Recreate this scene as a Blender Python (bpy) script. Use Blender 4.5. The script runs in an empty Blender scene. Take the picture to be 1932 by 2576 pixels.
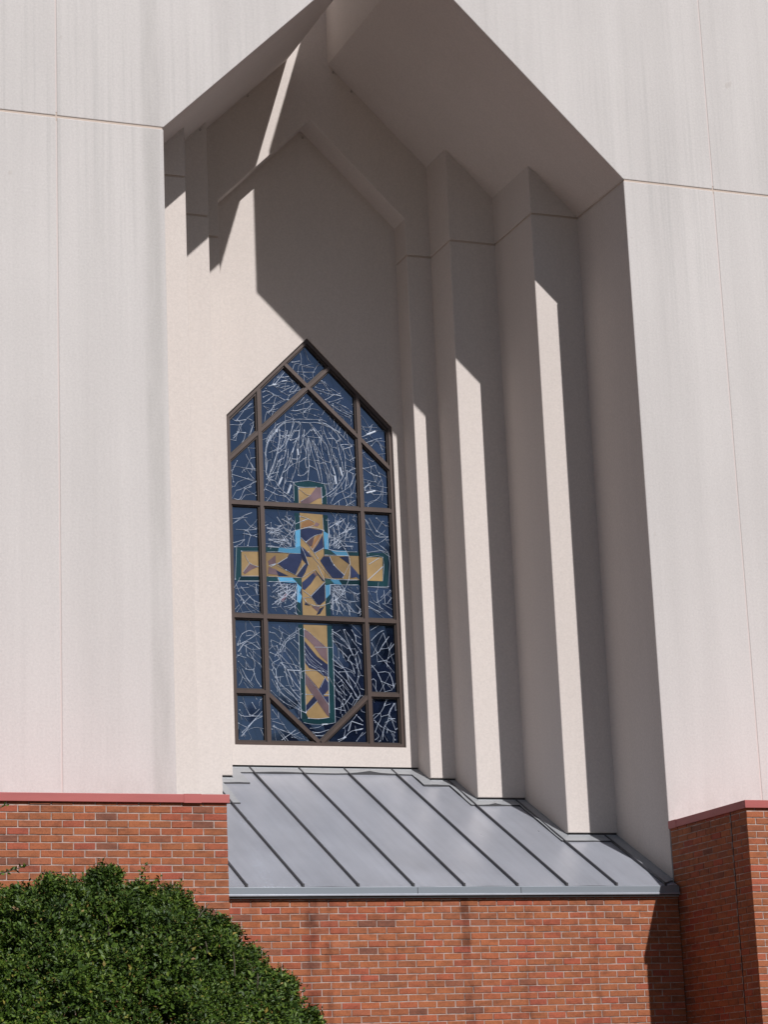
import bpy, math, random, json
import numpy as np
from mathutils import Matrix, Vector
random.seed(7); rng = np.random.default_rng(11)
sc = bpy.context.scene
R = math.radians

# ------------------------------------------------------------------ camera
CAM = Vector((-9.6218, -23.2722, -2.9071)); YAW, PITCH, ROLL, FPX = 0.3774, 0.2510, -0.0428, 6095.7
_f = Vector((math.sin(YAW)*math.cos(PITCH), math.cos(YAW)*math.cos(PITCH), math.sin(PITCH)))
_r0 = Vector((math.cos(YAW), -math.sin(YAW), 0)); _u0 = _r0.cross(_f)
_r = math.cos(ROLL)*_r0 + math.sin(ROLL)*_u0; _u = -math.sin(ROLL)*_r0 + math.cos(ROLL)*_u0
cd = bpy.data.cameras.new('camera'); cam = bpy.data.objects.new('camera', cd); sc.collection.objects.link(cam)
cd.sensor_fit = 'VERTICAL'; cd.sensor_height = 24.0; cd.lens = FPX/2576*24.0; cd.clip_end = 2000; cd.clip_start = 0.1
M = Matrix((( _r.x, _u.x, -_f.x, CAM.x), (_r.y, _u.y, -_f.y, CAM.y), (_r.z, _u.z, -_f.z, CAM.z), (0, 0, 0, 1)))
cam.matrix_world = M; sc.camera = cam
def to_px(P):                                   # pixel in the 1932 x 2576 frame (used to find which bricks are in view)
    v = Vector(P)-CAM; z = v.dot(_f); return 966+FPX*v.dot(_r)/z, 1288-FPX*v.dot(_u)/z, z

# ------------------------------------------------------------------ sky, sun, exposure
SUN_TO = Vector((0.277, -1.0, 0.903)).normalized()
w = bpy.data.worlds.new('World'); sc.world = w; w.use_nodes = True
nt = w.node_tree; bg = nt.nodes['Background']; sky = nt.nodes.new('ShaderNodeTexSky'); sky.sky_type = 'NISHITA'
sky.sun_disc = False; sky.sun_elevation = math.asin(SUN_TO.z); sky.sun_rotation = math.atan2(SUN_TO.x, SUN_TO.y)
sky.air_density = 1.0; sky.dust_density = 0.4; sky.ozone_density = 1.0
nt.links.new(sky.outputs[0], bg.inputs[0]); bg.inputs[1].default_value = 0.05
sd = bpy.data.lights.new('sun', 'SUN'); sd.energy = 5.0; sd.angle = R(0.53); sd.color = (1.0, 0.965, 0.945)
sun = bpy.data.objects.new('sun', sd); sc.collection.objects.link(sun)
sun.rotation_euler = SUN_TO.to_track_quat('Z', 'Y').to_euler(); sun.location = (5, -20, 20)
sc.view_settings.view_transform = 'Standard'; sc.view_settings.look = 'None'; sc.view_settings.exposure = -0.20; sc.view_settings.gamma = 1
sc.view_settings.use_curve_mapping = False
sc.render.engine = 'CYCLES'; sc.cycles.use_denoising = True; sc.cycles.max_bounces = 8; sc.cycles.diffuse_bounces = 6
sc.cycles.blur_glossy = 0.5; sc.cycles.sample_clamp_indirect = 10

# ------------------------------------------------------------------ materials
def mat(name, col=(.5, .5, .5), rough=.8, metal=0., spec=.5):
    m = bpy.data.materials.new(name); m.use_nodes = True
    b = m.node_tree.nodes['Principled BSDF']; b.inputs['Base Color'].default_value = (*col, 1)
    b.inputs['Roughness'].default_value = rough; b.inputs['Metallic'].default_value = metal
    b.inputs['Specular IOR Level'].default_value = spec
    return m, m.node_tree, b
def nd(nt, t, **k):
    n = nt.nodes.new(t)
    for a, v in k.items():
        if a.startswith('i_'): n.inputs[int(a[2:])].default_value = v
        else: setattr(n, a, v)
    return n
def noise(nt, scale=(1, 1, 1), detail=4, rough=.55, coord='pos', sc1=1.0):
    if coord == 'pos': v = nd(nt, 'ShaderNodeNewGeometry').outputs['Position']
    else: v = nd(nt, 'ShaderNodeTexCoord').outputs['Object']
    mp = nd(nt, 'ShaderNodeMapping'); mp.inputs['Scale'].default_value = scale; nt.links.new(v, mp.inputs['Vector'])
    n = nd(nt, 'ShaderNodeTexNoise'); n.inputs['Scale'].default_value = sc1; n.inputs['Detail'].default_value = detail; n.inputs['Roughness'].default_value = rough
    nt.links.new(mp.outputs[0], n.inputs['Vector']); return n.outputs['Fac']
def ramp(nt, fac, stops):
    r = nd(nt, 'ShaderNodeValToRGB'); e = r.color_ramp.elements
    while len(e) < len(stops): e.new(0.5)
    for x, (p, c) in zip(e, stops): x.position = p; x.color = (*c, 1) if len(c) == 3 else c
    nt.links.new(fac, r.inputs[0]); return r.outputs[0]
def mul(nt, a, b, fac=1.0, mode='MULTIPLY'):
    m = nd(nt, 'ShaderNodeMix', data_type='RGBA', blend_type=mode)
    if isinstance(fac, float): m.inputs[0].default_value = fac
    else: nt.links.new(fac, m.inputs[0])
    for s, v in ((m.inputs[6], a), (m.inputs[7], b)):
        if isinstance(v, tuple): s.default_value = (*v, 1)
        else: nt.links.new(v, s)
    return m.outputs[2]
def math_(nt, op, a, b=None):
    m = nd(nt, 'ShaderNodeMath', operation=op)
    for s, v in ((m.inputs[0], a), (m.inputs[1], b)):
        if v is None: continue
        if isinstance(v, (int, float)): s.default_value = v
        else: nt.links.new(v, s)
    return m.outputs[0]
def bump(nt, b, h, strength=.3, dist=.004):
    n = nd(nt, 'ShaderNodeBump'); n.inputs['Strength'].default_value = strength; n.inputs['Distance'].default_value = dist
    nt.links.new(h, n.inputs['Height']); nt.links.new(n.outputs[0], b.inputs['Normal'])
def g(v): return (v, v, v)

def stucco(name, col, streak, blotch):
    m, nt, b = mat(name, col, .9, 0, .25)
    s1 = ramp(nt, noise(nt, (2.3, 2.3, .10), 5, .6), [(.36, g(1-streak)), (.60, g(1.0))])
    s2 = ramp(nt, noise(nt, (9, 9, .35), 4, .6), [(.33, g(1-streak*.45)), (.58, g(1.0))])
    s3 = ramp(nt, noise(nt, (.55, .55, .4), 3, .5), [(.35, g(1-blotch)), (.62, g(1.0))])
    s4 = ramp(nt, noise(nt, (42, 42, 42), 4, .7), [(.30, g(.90)), (.68, g(1.04))])
    s5 = ramp(nt, noise(nt, (5.5, 5.5, 4.5), 2, .4), [(.225, (.80, .76, .72)), (.25, g(1.0))])
    c = mul(nt, col, s1); c = mul(nt, c, s2); c = mul(nt, c, s3); c = mul(nt, c, s4)
    if streak > .05:
        c = mul(nt, c, s5, .35)
        sp = nd(nt, 'ShaderNodeSeparateXYZ'); nt.links.new(nd(nt, 'ShaderNodeNewGeometry').outputs['Position'], sp.inputs[0])
        # run-off marks that start at the horizontal joint and fade downwards
        below = math_(nt, 'SUBTRACT', 7.644, sp.outputs[2]); f = math_(nt, 'MAXIMUM', math_(nt, 'SUBTRACT', 1.0, math_(nt, 'DIVIDE', math_(nt, 'ABSOLUTE', below), 3.2)), 0.0)
        run = ramp(nt, noise(nt, (13, 13, .22), 4, .65), [(.50, g(0)), (.66, g(1))])
        c = mul(nt, c, (.86, .87, .87), math_(nt, 'MULTIPLY', math_(nt, 'MULTIPLY', run, f), .75))
        # grey band where water runs down beside the left edge of the recess, and at the foot of the panels
        dx = math_(nt, 'ABSOLUTE', math_(nt, 'ADD', sp.outputs[0], 2.90)); band = math_(nt, 'MAXIMUM', math_(nt, 'SUBTRACT', 1.0, math_(nt, 'DIVIDE', dx, .12)), 0.0)
        band = math_(nt, 'MULTIPLY', math_(nt, 'MINIMUM', math_(nt, 'MULTIPLY', band, 2.2), 1.0), ramp(nt, noise(nt, (3, 3, .5), 4, .6), [(.36, g(.1)), (.60, g(1))]))
        c = mul(nt, c, (.87, .875, .87), band)
        foot = math_(nt, 'MAXIMUM', math_(nt, 'SUBTRACT', 1.0, math_(nt, 'DIVIDE', math_(nt, 'SUBTRACT', sp.outputs[2], .22), .55)), 0.0)
        foot = math_(nt, 'MULTIPLY', foot, ramp(nt, noise(nt, (5, 5, 3), 4, .65), [(.40, g(0)), (.66, g(1))]))
        c = mul(nt, c, (.80, .79, .78), math_(nt, 'MULTIPLY', foot, .8))
    nt.links.new(c, b.inputs['Base Color'])
    hgt = math_(nt, 'ADD', noise(nt, (110, 110, 110), 4, .65), math_(nt, 'MULTIPLY', noise(nt, (7, 7, 5), 3, .6), 1.6))
    bump(nt, b, hgt, .40, .004)
    return m
M_FACADE = stucco('weathered_stucco', (.620, .592, .578), .062, .05)
M_RECESS = stucco('sheltered_stucco', (.636, .580, .545), .025, .03)
M_SEAL, _, _ = mat('joint_sealant', (.52, .43, .37), .8)
M_SEALV, _, _ = mat('pale_sealant', (.60, .53, .51), .85)
M_CORE, _, _ = mat('core_wall', (.45, .43, .41), .9)

def brick_material():
    m, nt, b = mat('brick', (.4, .12, .06), .85, 0, .3)
    oi = nd(nt, 'ShaderNodeObjectInfo').outputs['Random']; isl = nd(nt, 'ShaderNodeNewGeometry').outputs['Random Per Island']
    r = math_(nt, 'FRACT', math_(nt, 'ADD', math_(nt, 'MULTIPLY', oi, 13.37), math_(nt, 'MULTIPLY', isl, 7.31)))
    c = ramp(nt, r, [(0, (.235, .092, .058)), (.03, (.275, .098, .053)), (.08, (.325, .112, .052)), (.45, (.355, .122, .054)), (.78, (.355, .106, .052)), (.94, (.350, .088, .053)), (1.0, (.372, .132, .066))])
    r2 = math_(nt, 'FRACT', math_(nt, 'MULTIPLY', r, 17.7))
    hue = ramp(nt, r2, [(0, (.92, .92, .93)), (.5, g(1.0)), (1, (1.10, 1.06, 1.0))]); c = mul(nt, c, hue)
    n1 = ramp(nt, noise(nt, (7, 7, 16), 4, .6), [(.30, (.70, .73, .77)), (.52, g(1.0)), (.72, (1.08, 1.10, 1.10))]); c = mul(nt, c, n1)
    n2 = ramp(nt, noise(nt, (60, 60, 60), 3, .7), [(.30, g(.80)), (.60, g(1.05))]); c = mul(nt, c, n2)
    pale = ramp(nt, noise(nt, (11, 11, 14), 3, .6), [(.70, g(0)), (.80, g(1))]); c = mul(nt, c, (.52, .36, .29), math_(nt, 'MULTIPLY', pale, .35), 'MIX')
    c = stain(nt, c)
    nt.links.new(c, b.inputs['Base Color']); bump(nt, b, noise(nt, (150, 150, 150), 3, .6), .5, .003)
    return m
def stain(nt, c):                                # damp run-off marks under the joints of the eave
    pos = nd(nt, 'ShaderNodeNewGeometry').outputs['Position']; sp = nd(nt, 'ShaderNodeSeparateXYZ'); nt.links.new(pos, sp.inputs[0])
    wob = math_(nt, 'MULTIPLY', math_(nt, 'SUBTRACT', noise(nt, (3, 3, 2.2), 3, .6), .5), .16)
    tot = None
    for x0, wd, a in ((-1.42, .10, .95), (-1.22, .05, .6), (.27, .075, .85), (-2.02, .06, .5), (.95, .05, .4), (-.5, .05, .35), (1.75, .05, .35)):
        dx = math_(nt, 'ABSOLUTE', math_(nt, 'SUBTRACT', math_(nt, 'ADD', sp.outputs[0], wob), x0))
        f = math_(nt, 'MAXIMUM', math_(nt, 'SUBTRACT', 1.0, math_(nt, 'DIVIDE', dx, wd)), 0.0)
        f = math_(nt, 'MULTIPLY', math_(nt, 'MINIMUM', math_(nt, 'MULTIPLY', f, 1.8), 1.0), a)
        tot = f if tot is None else math_(nt, 'MAXIMUM', tot, f)
    blot = ramp(nt, noise(nt, (5, 5, 3), 4, .6), [(.40, g(.25)), (.62, g(1))])
    gy = math_(nt, 'MULTIPLY', math_(nt, 'LESS_THAN', math_(nt, 'ABSOLUTE', math_(nt, 'ADD', sp.outputs[1], .09)), .08), math_(nt, 'LESS_THAN', sp.outputs[2], -.55))
    f = math_(nt, 'MULTIPLY', math_(nt, 'MULTIPLY', tot, blot), gy)
    return mul(nt, c, (.42, .38, .40), f)
M_BRICK = brick_material()
M_MORTAR, nt, b = mat('mortar', (.50, .41, .37), .95, 0, .2)
c = ramp(nt, noise(nt, (14, 14, 14), 4, .6), [(.3, (.22, .14, .115)), (.45, (.37, .285, .25)), (.62, (.46, .375, .34))]); nt.links.new(stain(nt, c), b.inputs['Base Color'])
bump(nt, b, noise(nt, (160, 160, 160), 3, .6), .5, .003)
M_COPING, nt, b = mat('red_coping', (.42, .105, .095), .45, 0, .5)
c = mul(nt, (.44, .115, .105), ramp(nt, noise(nt, (1.5, 1.5, 10), 4, .6), [(.3, g(.86)), (.7, g(1.06))])); nt.links.new(c, b.inputs['Base Color'])
M_ROOF, nt, b = mat('grey_roof_metal', (.30, .31, .33), .34, .35, .5)
c = mul(nt, (.400, .420, .475), ramp(nt, noise(nt, (1.4, .8, .8), 4, .55), [(.3, g(.86)), (.7, g(1.08))])); c = mul(nt, c, ramp(nt, noise(nt, (16, .7, .7), 4, .6), [(.35, g(.93)), (.6, g(1.0))])); nt.links.new(c, b.inputs['Base Color'])
rr = ramp(nt, noise(nt, (2.5, 1.2, 1.2), 4, .6), [(.3, g(.27)), (.7, g(.42))]); nt.links.new(rr, b.inputs['Roughness'])
bump(nt, b, noise(nt, (2.2, .7, .7), 2, .5), .12, .02)
M_TRIM, nt, b = mat('grey_flashing', (.34, .355, .375), .4, .2, .5)
M_FASCIA, _, _ = mat('fascia_metal', (.235, .265, .300), .42, .2, .5)
M_SEAM, _, _ = mat('seam_metal', (.060, .060, .068), .45, .2, .5)
M_DARK, _, _ = mat('dark_metal_and_shade', (.045, .045, .05), .6, 0, .4)
M_BRONZE, nt, b = mat('bronze_aluminium', (.105, .072, .058), .42, .25, .5)
c = mul(nt, (.068, .046, .039), ramp(nt, noise(nt, (6, 6, 1.2), 4, .6), [(.3, g(.82)), (.7, g(1.1))])); nt.links.new(c, b.inputs['Base Color'])
M_GASKET_SHADE, _, _ = mat('gasket_and_groove_shade', (.018, .017, .017), .7)
def glass(name, col, var=.25, ior=1.5, tint=(.8, .9, 1)):
    m, nt, b = mat(name, col, .04, 0, .5)
    b.inputs['IOR'].default_value = ior; b.inputs['Specular Tint'].default_value = (*tint, 1)
    isl = nd(nt, 'ShaderNodeObjectInfo').outputs['Random']
    c = mul(nt, col, ramp(nt, noise(nt, (4, 4, 4), 3, .6), [(.3, g(1-var)), (.7, g(1+var))]))
    c = mul(nt, c, ramp(nt, isl, [(0, g(.65)), (1, g(1.4))])); nt.links.new(c, b.inputs['Base Color']); bump(nt, b, noise(nt, (2.5, 2.5, 2.5), 2, .5), .06, .01)
    return m
M_GLASS = dict(pane=glass('navy_glass', (.006, .010, .026), .35, 2.7, (.58, .74, 1)), gold0=glass('amber_glass', (.235, .162, .078), .18), orange=glass('orange_glass', (.22, .120, .055)),
               teal0=glass('teal_glass', (.010, .034, .042)), dteal=glass('green_glass', (.018, .050, .048)), navy=glass('indigo_glass', (.022, .028, .066)),
               mauve=glass('mauve_glass', (.125, .085, .095)), sky=glass('light_blue_glass', (.085, .270, .44), .1), ruby=glass('ruby_glass', (.10, .02, .03)))
M_LEAD, nt, b = mat('pale_leading', (.44, .50, .60), .5, 0, .5)
def leafmat(name, stops, rough=.38):
    m, nt, b = mat(name, (.05, .09, .02), rough, 0, .5)
    c = ramp(nt, nd(nt, 'ShaderNodeNewGeometry').outputs['Random Per Island'], stops); c = mul(nt, c, ramp(nt, noise(nt, (3.2, 3.2, 3.2), 3, .6), [(.34, (.62, .66, .7)), (.66, (1.30, 1.22, 1.05))])); nt.links.new(c, b.inputs['Base Color'])
    b.inputs['Specular IOR Level'].default_value = .28
    return m
M_LEAF = leafmat('shrub_leaf', [(0, (.018, .042, .006)), (.40, (.042, .084, .011)), (.78, (.074, .130, .016)), (.968, (.120, .175, .026)), (.982, (.28, .23, .06)), (1, (.15, .075, .03))], .50)
M_TREELEAF = leafmat('tree_leaf', [(0, (.012, .026, .006)), (1, (.03, .06, .014))], .5)
M_BARK, _, _ = mat('bark', (.10, .078, .06), .9)
M_GROUND, nt, b = mat('pine_straw_and_dry_grass', (.07, .10, .035), .95)
c = ramp(nt, noise(nt, (.6, .6, .6), 5, .6), [(.3, (.080, .048, .025)), (.7, (.14, .086, .044))]); nt.links.new(c, b.inputs['Base Color'])
M_PAVE, nt, b = mat('asphalt_paving', (.36, .33, .29), .9)
c = ramp(nt, noise(nt, (.8, .8, .8), 5, .6), [(.3, (.055, .042, .033)), (.7, (.085, .066, .052))]); nt.links.new(c, b.inputs['Base Color'])

# ------------------------------------------------------------------ helpers
COL = sc.collection
class MB:
    def __init__(s): s.v = []; s.f = []
    def add(s, vs, fs):
        o = len(s.v); s.v += [tuple(p) for p in vs]; s.f += [tuple(i+o for i in q) for q in fs]; return s
    def box(s, x0, x1, y0, y1, z0, z1):
        return s.add([(x0, y0, z0), (x1, y0, z0), (x1, y1, z0), (x0, y1, z0), (x0, y0, z1), (x1, y0, z1), (x1, y1, z1), (x0, y1, z1)],
                     [(0, 3, 2, 1), (4, 5, 6, 7), (0, 1, 5, 4), (1, 2, 6, 5), (2, 3, 7, 6), (3, 0, 4, 7)])
    def prism(s, poly, y0, y1):                   # polygon in x,z pushed along y; poly counter-clockwise seen from -y
        n = len(poly); vs = [(x, y0, z) for x, z in poly]+[(x, y1, z) for x, z in poly]
        fs = [tuple(range(n)), tuple(range(2*n-1, n-1, -1))]+[(i, i+n, (i+1) % n+n, (i+1) % n) for i in range(n)]
        return s.add(vs, fs)
    def tube(s, pts, rad, n=7):
        o = len(s.v); pts = [Vector(p) for p in pts]
        for i, p in enumerate(pts):
            t = (pts[min(i+1, len(pts)-1)]-pts[max(i-1, 0)]).normalized(); a = t.orthogonal().normalized(); bb = t.cross(a)
            for k in range(n):
                an = 2*math.pi*k/n; s.v.append(tuple(p+rad[i]*(math.cos(an)*a+math.sin(an)*bb)))
        for i in range(len(pts)-1):
            for k in range(n): s.f.append((o+i*n+k, o+i*n+(k+1) % n, o+(i+1)*n+(k+1) % n, o+(i+1)*n+k))
        s.f.append(tuple(o+(len(pts)-1)*n+k for k in range(n))); return s
    def mesh(s, name):
        me = bpy.data.meshes.new(name); me.from_pydata(s.v, [], s.f); me.update(); return me
    def build(s, name, m, parent=None, bevel=0, seg=2, smooth=False, fix=True):
        me = s.mesh(name); me.materials.append(m)
        if fix:
            import bmesh
            bm = bmesh.new(); bm.from_mesh(me); bmesh.ops.recalc_face_normals(bm, faces=bm.faces); bm.to_mesh(me); bm.free()
        if smooth: me.polygons.foreach_set('use_smooth', [True]*len(me.polygons))
        o = bpy.data.objects.new(name, me); COL.objects.link(o)
        if parent: o.parent = parent
        if bevel:
            bv = o.modifiers.new('bevel', 'BEVEL'); bv.width = bevel; bv.segments = seg; bv.limit_method = 'ANGLE'; bv.angle_limit = R(30)
        return o
def panel(mm, parent, bevel=.009):               # weathered front, sheltered sides
    o = mm.build('facade_panel', M_FACADE, parent, bevel); o.data.materials.append(M_RECESS)
    for p in o.data.polygons:
        if abs(p.normal.y) < .5: p.material_index = 1
    return o
def empty(name, label, cat, group=None):
    o = bpy.data.objects.new(name, None); COL.objects.link(o); o['label'] = label; o['category'] = cat
    if group: o['group'] = group
    return o

# ------------------------------------------------------------------ dimensions (metres; x along the facade, y into the building)
A, B, C, D = 2.757, 2.144, 1.540, 1.218
d1, d2, d3, d4 = 1.244, 2.324, 2.946, 3.302
ZS, GS, W0, ZT = 7.644, .9816, .268, 11.50
ZI, GI = 8.12, .98
GROUND = -4.5; J, JV = .012, .0055
PY, PX, ZC, CT = 1.668, 2.765, .226, .080        # brick piers: front plane, inner side, coping top, coping depth
QY = .090                                       # recessed brick wall plane
XJ = 3.93
Hs = lambda x: ZS+GS*(A-abs(x))
roof_z = lambda y: -.408+.502*y                 # metal roof surface
base_z = lambda y: -.363+.502*y                 # where the stucco stops above the flashing

# ------------------------------------------------------------------ ground
def struct(o): o['kind'] = 'structure'; return o
struct(MB().add([(-400, -400, GROUND), (400, -400, GROUND), (400, 400, GROUND), (-400, 400, GROUND)], [(0, 1, 2, 3)]).build('ground', M_GROUND))
struct(MB().box(-40, 40, -34, -8.2, GROUND-.2, GROUND+.012).build('pavement', M_PAVE))

# ------------------------------------------------------------------ church building
church = empty('church_building', 'pale stucco church facade with deep pointed recess, stepped jambs and tall stained glass window', 'church')
for s in (-1, 1):
    def P(pts): return [(s*x, z) for x, z in pts]
    def sx(a, b_): return (min(s*a, s*b_), max(s*a, s*b_))
    # facade panels with open joints between them
    panel(MB().box(*sx(A, XJ-JV), 0, d1+.03, -.9, ZS-J), church)
    panel(MB().prism(P([(A, ZS+J), (XJ-JV, ZS+J), (XJ-JV, ZT), (W0, ZT), (W0, Hs(W0))]), 0, d3+.03), church)
    panel(MB().box(*sx(XJ+JV, 9), 0, .28, -.9, ZS-J), church)
    panel(MB().box(*sx(XJ+JV, 9), 0, .28, ZS+J, ZT), church)
    # stepped jambs: each step in two lifts, with the same joint at the springing
    for (xa, xb, ya, yb) in ((B, A, d1, d2), (C, B, d2, d3)):
        MB().box(*sx(xa, xb+.02), ya, yb+.03, base_z(ya)-0.0, ZS-J).build('jamb_step', M_RECESS, church, .010)
        MB().prism(P([(xa, ZS+J), (xb+.02, ZS+J), (xb+.02, Hs(xb+.02)+.04), (xa, Hs(xa)+.04)]), ya, yb+.03).build('jamb_step', M_RECESS, church, .010)
        MB().box(*sx(xa+.014, xb+.03), ya+.014, yb+.04, ZS-.06, ZS+.06).build('joint_sealant', M_SEAL, church)
    MB().box(*sx(D, C+.02), d3, d4+.03, base_z(d3), ZS-J).build('jamb_step', M_RECESS, church, .010)
    MB().box(*sx(D+.014, C+.03), d3+.014, d4+.04, ZS-.06, ZS+.06).build('joint_sealant', M_SEAL, church)
    MB().box(*sx(A+.012, 9), .009, d1+.02, ZS-.05, ZS+.05).build('joint_sealant', M_SEAL, church)
    MB().box(*sx(XJ-.05, XJ+.05), .006, .2, -.9, ZS-.051).build('joint_sealant', M_SEALV, church)
    MB().box(*sx(XJ-.05, XJ+.05), .006, .2, ZS+.051, ZT-.02).build('joint_sealant', M_SEALV, church)
    # the feet of the steps stand back behind the flashing
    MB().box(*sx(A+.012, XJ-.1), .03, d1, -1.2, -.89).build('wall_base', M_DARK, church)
    MB().box(*sx(4.0, 9), .29, 14, GROUND, ZT-.06).build('side_wall', M_CORE, church)
MB().prism([(-C-.02, ZS+J), (-D, ZS+J), (-D, ZI), (0, ZI+GI*D), (D, ZI), (D, ZS+J), (C+.02, ZS+J), (C+.02, Hs(C)+.05), (W0+.3, Hs(W0+.3)+.05), (W0+.3, ZT-.01), (-W0-.3, ZT-.01), (-W0-.3, Hs(W0+.3)+.05), (-C-.02, Hs(C)+.05)], d3, d4+.03).build('gable_wall', M_RECESS, church, .010)
# back wall round the window opening
WW, WB, WSH, WAP = 1.070, 1.5325, 5.522, 6.585
inn = [(-WW, WB), (WW, WB), (WW, WSH), (0, WAP), (-WW, WSH)]
out = [(-D-.06, base_z(d4)), (D+.06, base_z(d4)), (D+.06, 8.6), (0, 9.6), (-D-.06, 8.6)]
m = MB()
vs = [(x, d4, z) for x, z in out]+[(x, d4, z) for x, z in inn]+[(x, d4+.16, z) for x, z in inn]
m.add(vs, [(i, (i+1) % 5, (i+1) % 5+5, i+5) for i in range(5)]+[(i+5, (i+1) % 5+5, (i+1) % 5+10, i+10) for i in range(5)])
m.build('back_wall', M_RECESS, church)
MB().box(-1.4, 1.4, d4+.40, d4+.5, .2, 10).build('inner_wall', M_CORE, church)
MB().box(-3.98, 3.98, d4+.52, 14, GROUND, ZT-.1).build('nave_wall', M_CORE, church)

for (x, y, z) in ((.335, d3-.004, Hs(.335)-.03), (.57, d3-.004, Hs(.57)-.03), (-.80, d3-.004, Hs(.80)-.03), (-1.43, d3-.004, Hs(1.43)-.03), (-1.62, d2-.004, Hs(1.62)-.03), (.03, d4-.004, ZI+GI*D-.09)):
    m_ = MB(); m_.tube([(x, y-.006, z), (x+.004, y+.03, z+.004)], [.011, .013], 7); m_.build('weep_hole', M_DARK, church)
# ------------------------------------------------------------------ metal roof
EX, EY = PX-.012, -.130
deck = MB().add([(x, y, roof_z(y)-dz) for dz in (.02, .12) for x in (-EX, EX) for y in (EY+.01, d4+.03)], [(0, 1, 3, 2), (4, 6, 7, 5), (0, 2, 6, 4), (1, 5, 7, 3), (0, 4, 5, 1), (2, 3, 7, 6)]).build('metal_roof', M_TRIM, church)
seams = [-2.68, -2.089, -1.493, -.901, -.297, .268, .869, 1.439, 2.019, 2.60]
xs = [-EX]+seams+[EX]
for i in range(len(xs)-1):
    x0, x1 = xs[i]+.004, xs[i+1]-.004
    if x1-x0 < .03: continue
    mm = MB(); nx, ny = 6, 14; ph = random.uniform(0, 6)
    for j in range(ny+1):
        y = EY+(d4+.02-EY)*j/ny
        for k in range(nx+1):
            t = k/nx; oil = .0035*math.sin(2.1*y+ph+3*t)*math.sin(math.pi*t)
            mm.v.append((x0+(x1-x0)*t, y, roof_z(y)+oil))
    for j in range(ny):
        for k in range(nx): a = j*(nx+1)+k; mm.f.append((a, a+1, a+nx+2, a+nx+1))
    mm.build('roof_panel', M_ROOF, deck, smooth=True, fix=False)
for x in seams:
    mm = MB(); wd, hh = .0055, .032
    vs = []
    for y in (EY+.004, d4+.01):
        z = roof_z(y); vs += [(x-wd, y, z-.01), (x-wd, y, z+hh), (x+wd, y, z+hh), (x+wd, y, z-.01)]
    mm.add(vs, [(0, 1, 2, 3), (7, 6, 5, 4), (0, 4, 5, 1), (1, 5, 6, 2), (2, 6, 7, 3)])
    mm.build('roof_seam', M_SEAM, deck)
    if x > -2.5: MB().box(x-.0125, x+.0125, EY-.004, EY+.02, roof_z(EY)-.004, roof_z(EY)+.036).build('seam_cap', M_DARK, deck, .003)
MB().box(-EX, EX, EY-.012, EY+.004, -.556, roof_z(EY)-.002).build('eave_fascia', M_FASCIA, deck, .003)
MB().box(-EX, EX, EY-.024, EY-.0125, -.566, -.548).build('drip_edge', M_ROOF, deck, .002)
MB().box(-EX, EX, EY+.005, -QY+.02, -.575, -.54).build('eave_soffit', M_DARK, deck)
for x in (-.26, .9): MB().box(x-.003, x+.003, EY-.0145, EY-.010, -.555, roof_z(EY)-.01).build('fascia_joint', M_DARK, deck)
# flashing that follows the steps of the jambs: an upstand behind the stucco and an apron lying on the roof
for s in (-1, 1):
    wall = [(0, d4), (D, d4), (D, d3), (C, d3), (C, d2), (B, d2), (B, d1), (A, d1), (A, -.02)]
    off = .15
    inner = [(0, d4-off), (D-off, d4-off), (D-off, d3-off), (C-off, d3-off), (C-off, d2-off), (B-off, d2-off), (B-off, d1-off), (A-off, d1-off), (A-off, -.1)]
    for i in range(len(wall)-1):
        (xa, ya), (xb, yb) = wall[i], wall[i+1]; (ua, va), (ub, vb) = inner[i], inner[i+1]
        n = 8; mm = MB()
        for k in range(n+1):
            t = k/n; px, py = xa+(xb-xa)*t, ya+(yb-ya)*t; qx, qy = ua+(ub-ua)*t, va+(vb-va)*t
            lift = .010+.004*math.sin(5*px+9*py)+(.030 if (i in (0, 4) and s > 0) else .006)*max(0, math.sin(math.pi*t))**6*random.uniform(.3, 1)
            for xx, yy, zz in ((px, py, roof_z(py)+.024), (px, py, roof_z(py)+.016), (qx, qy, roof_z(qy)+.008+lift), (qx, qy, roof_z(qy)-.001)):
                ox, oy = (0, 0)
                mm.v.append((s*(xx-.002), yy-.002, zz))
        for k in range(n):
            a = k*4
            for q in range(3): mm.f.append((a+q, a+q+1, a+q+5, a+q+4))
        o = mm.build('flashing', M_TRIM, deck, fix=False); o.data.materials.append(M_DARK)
        for q, p in enumerate(o.data.polygons): p.material_index = 1 if q % 3 == 2 else 0  # apron's front drop coloured dark: painted shadow under its raised edge
# set-back feet of walls above the flashing, coloured dark as shadow in the gap
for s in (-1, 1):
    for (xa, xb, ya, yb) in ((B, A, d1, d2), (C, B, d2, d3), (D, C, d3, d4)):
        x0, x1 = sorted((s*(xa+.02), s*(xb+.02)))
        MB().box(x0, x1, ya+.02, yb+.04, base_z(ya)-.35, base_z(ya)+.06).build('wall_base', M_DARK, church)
MB().box(-D-.05, D+.05, d4+.02, d4+.1, base_z(d4)-.3, base_z(d4)+.05).build('wall_base', M_DARK, church)

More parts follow.
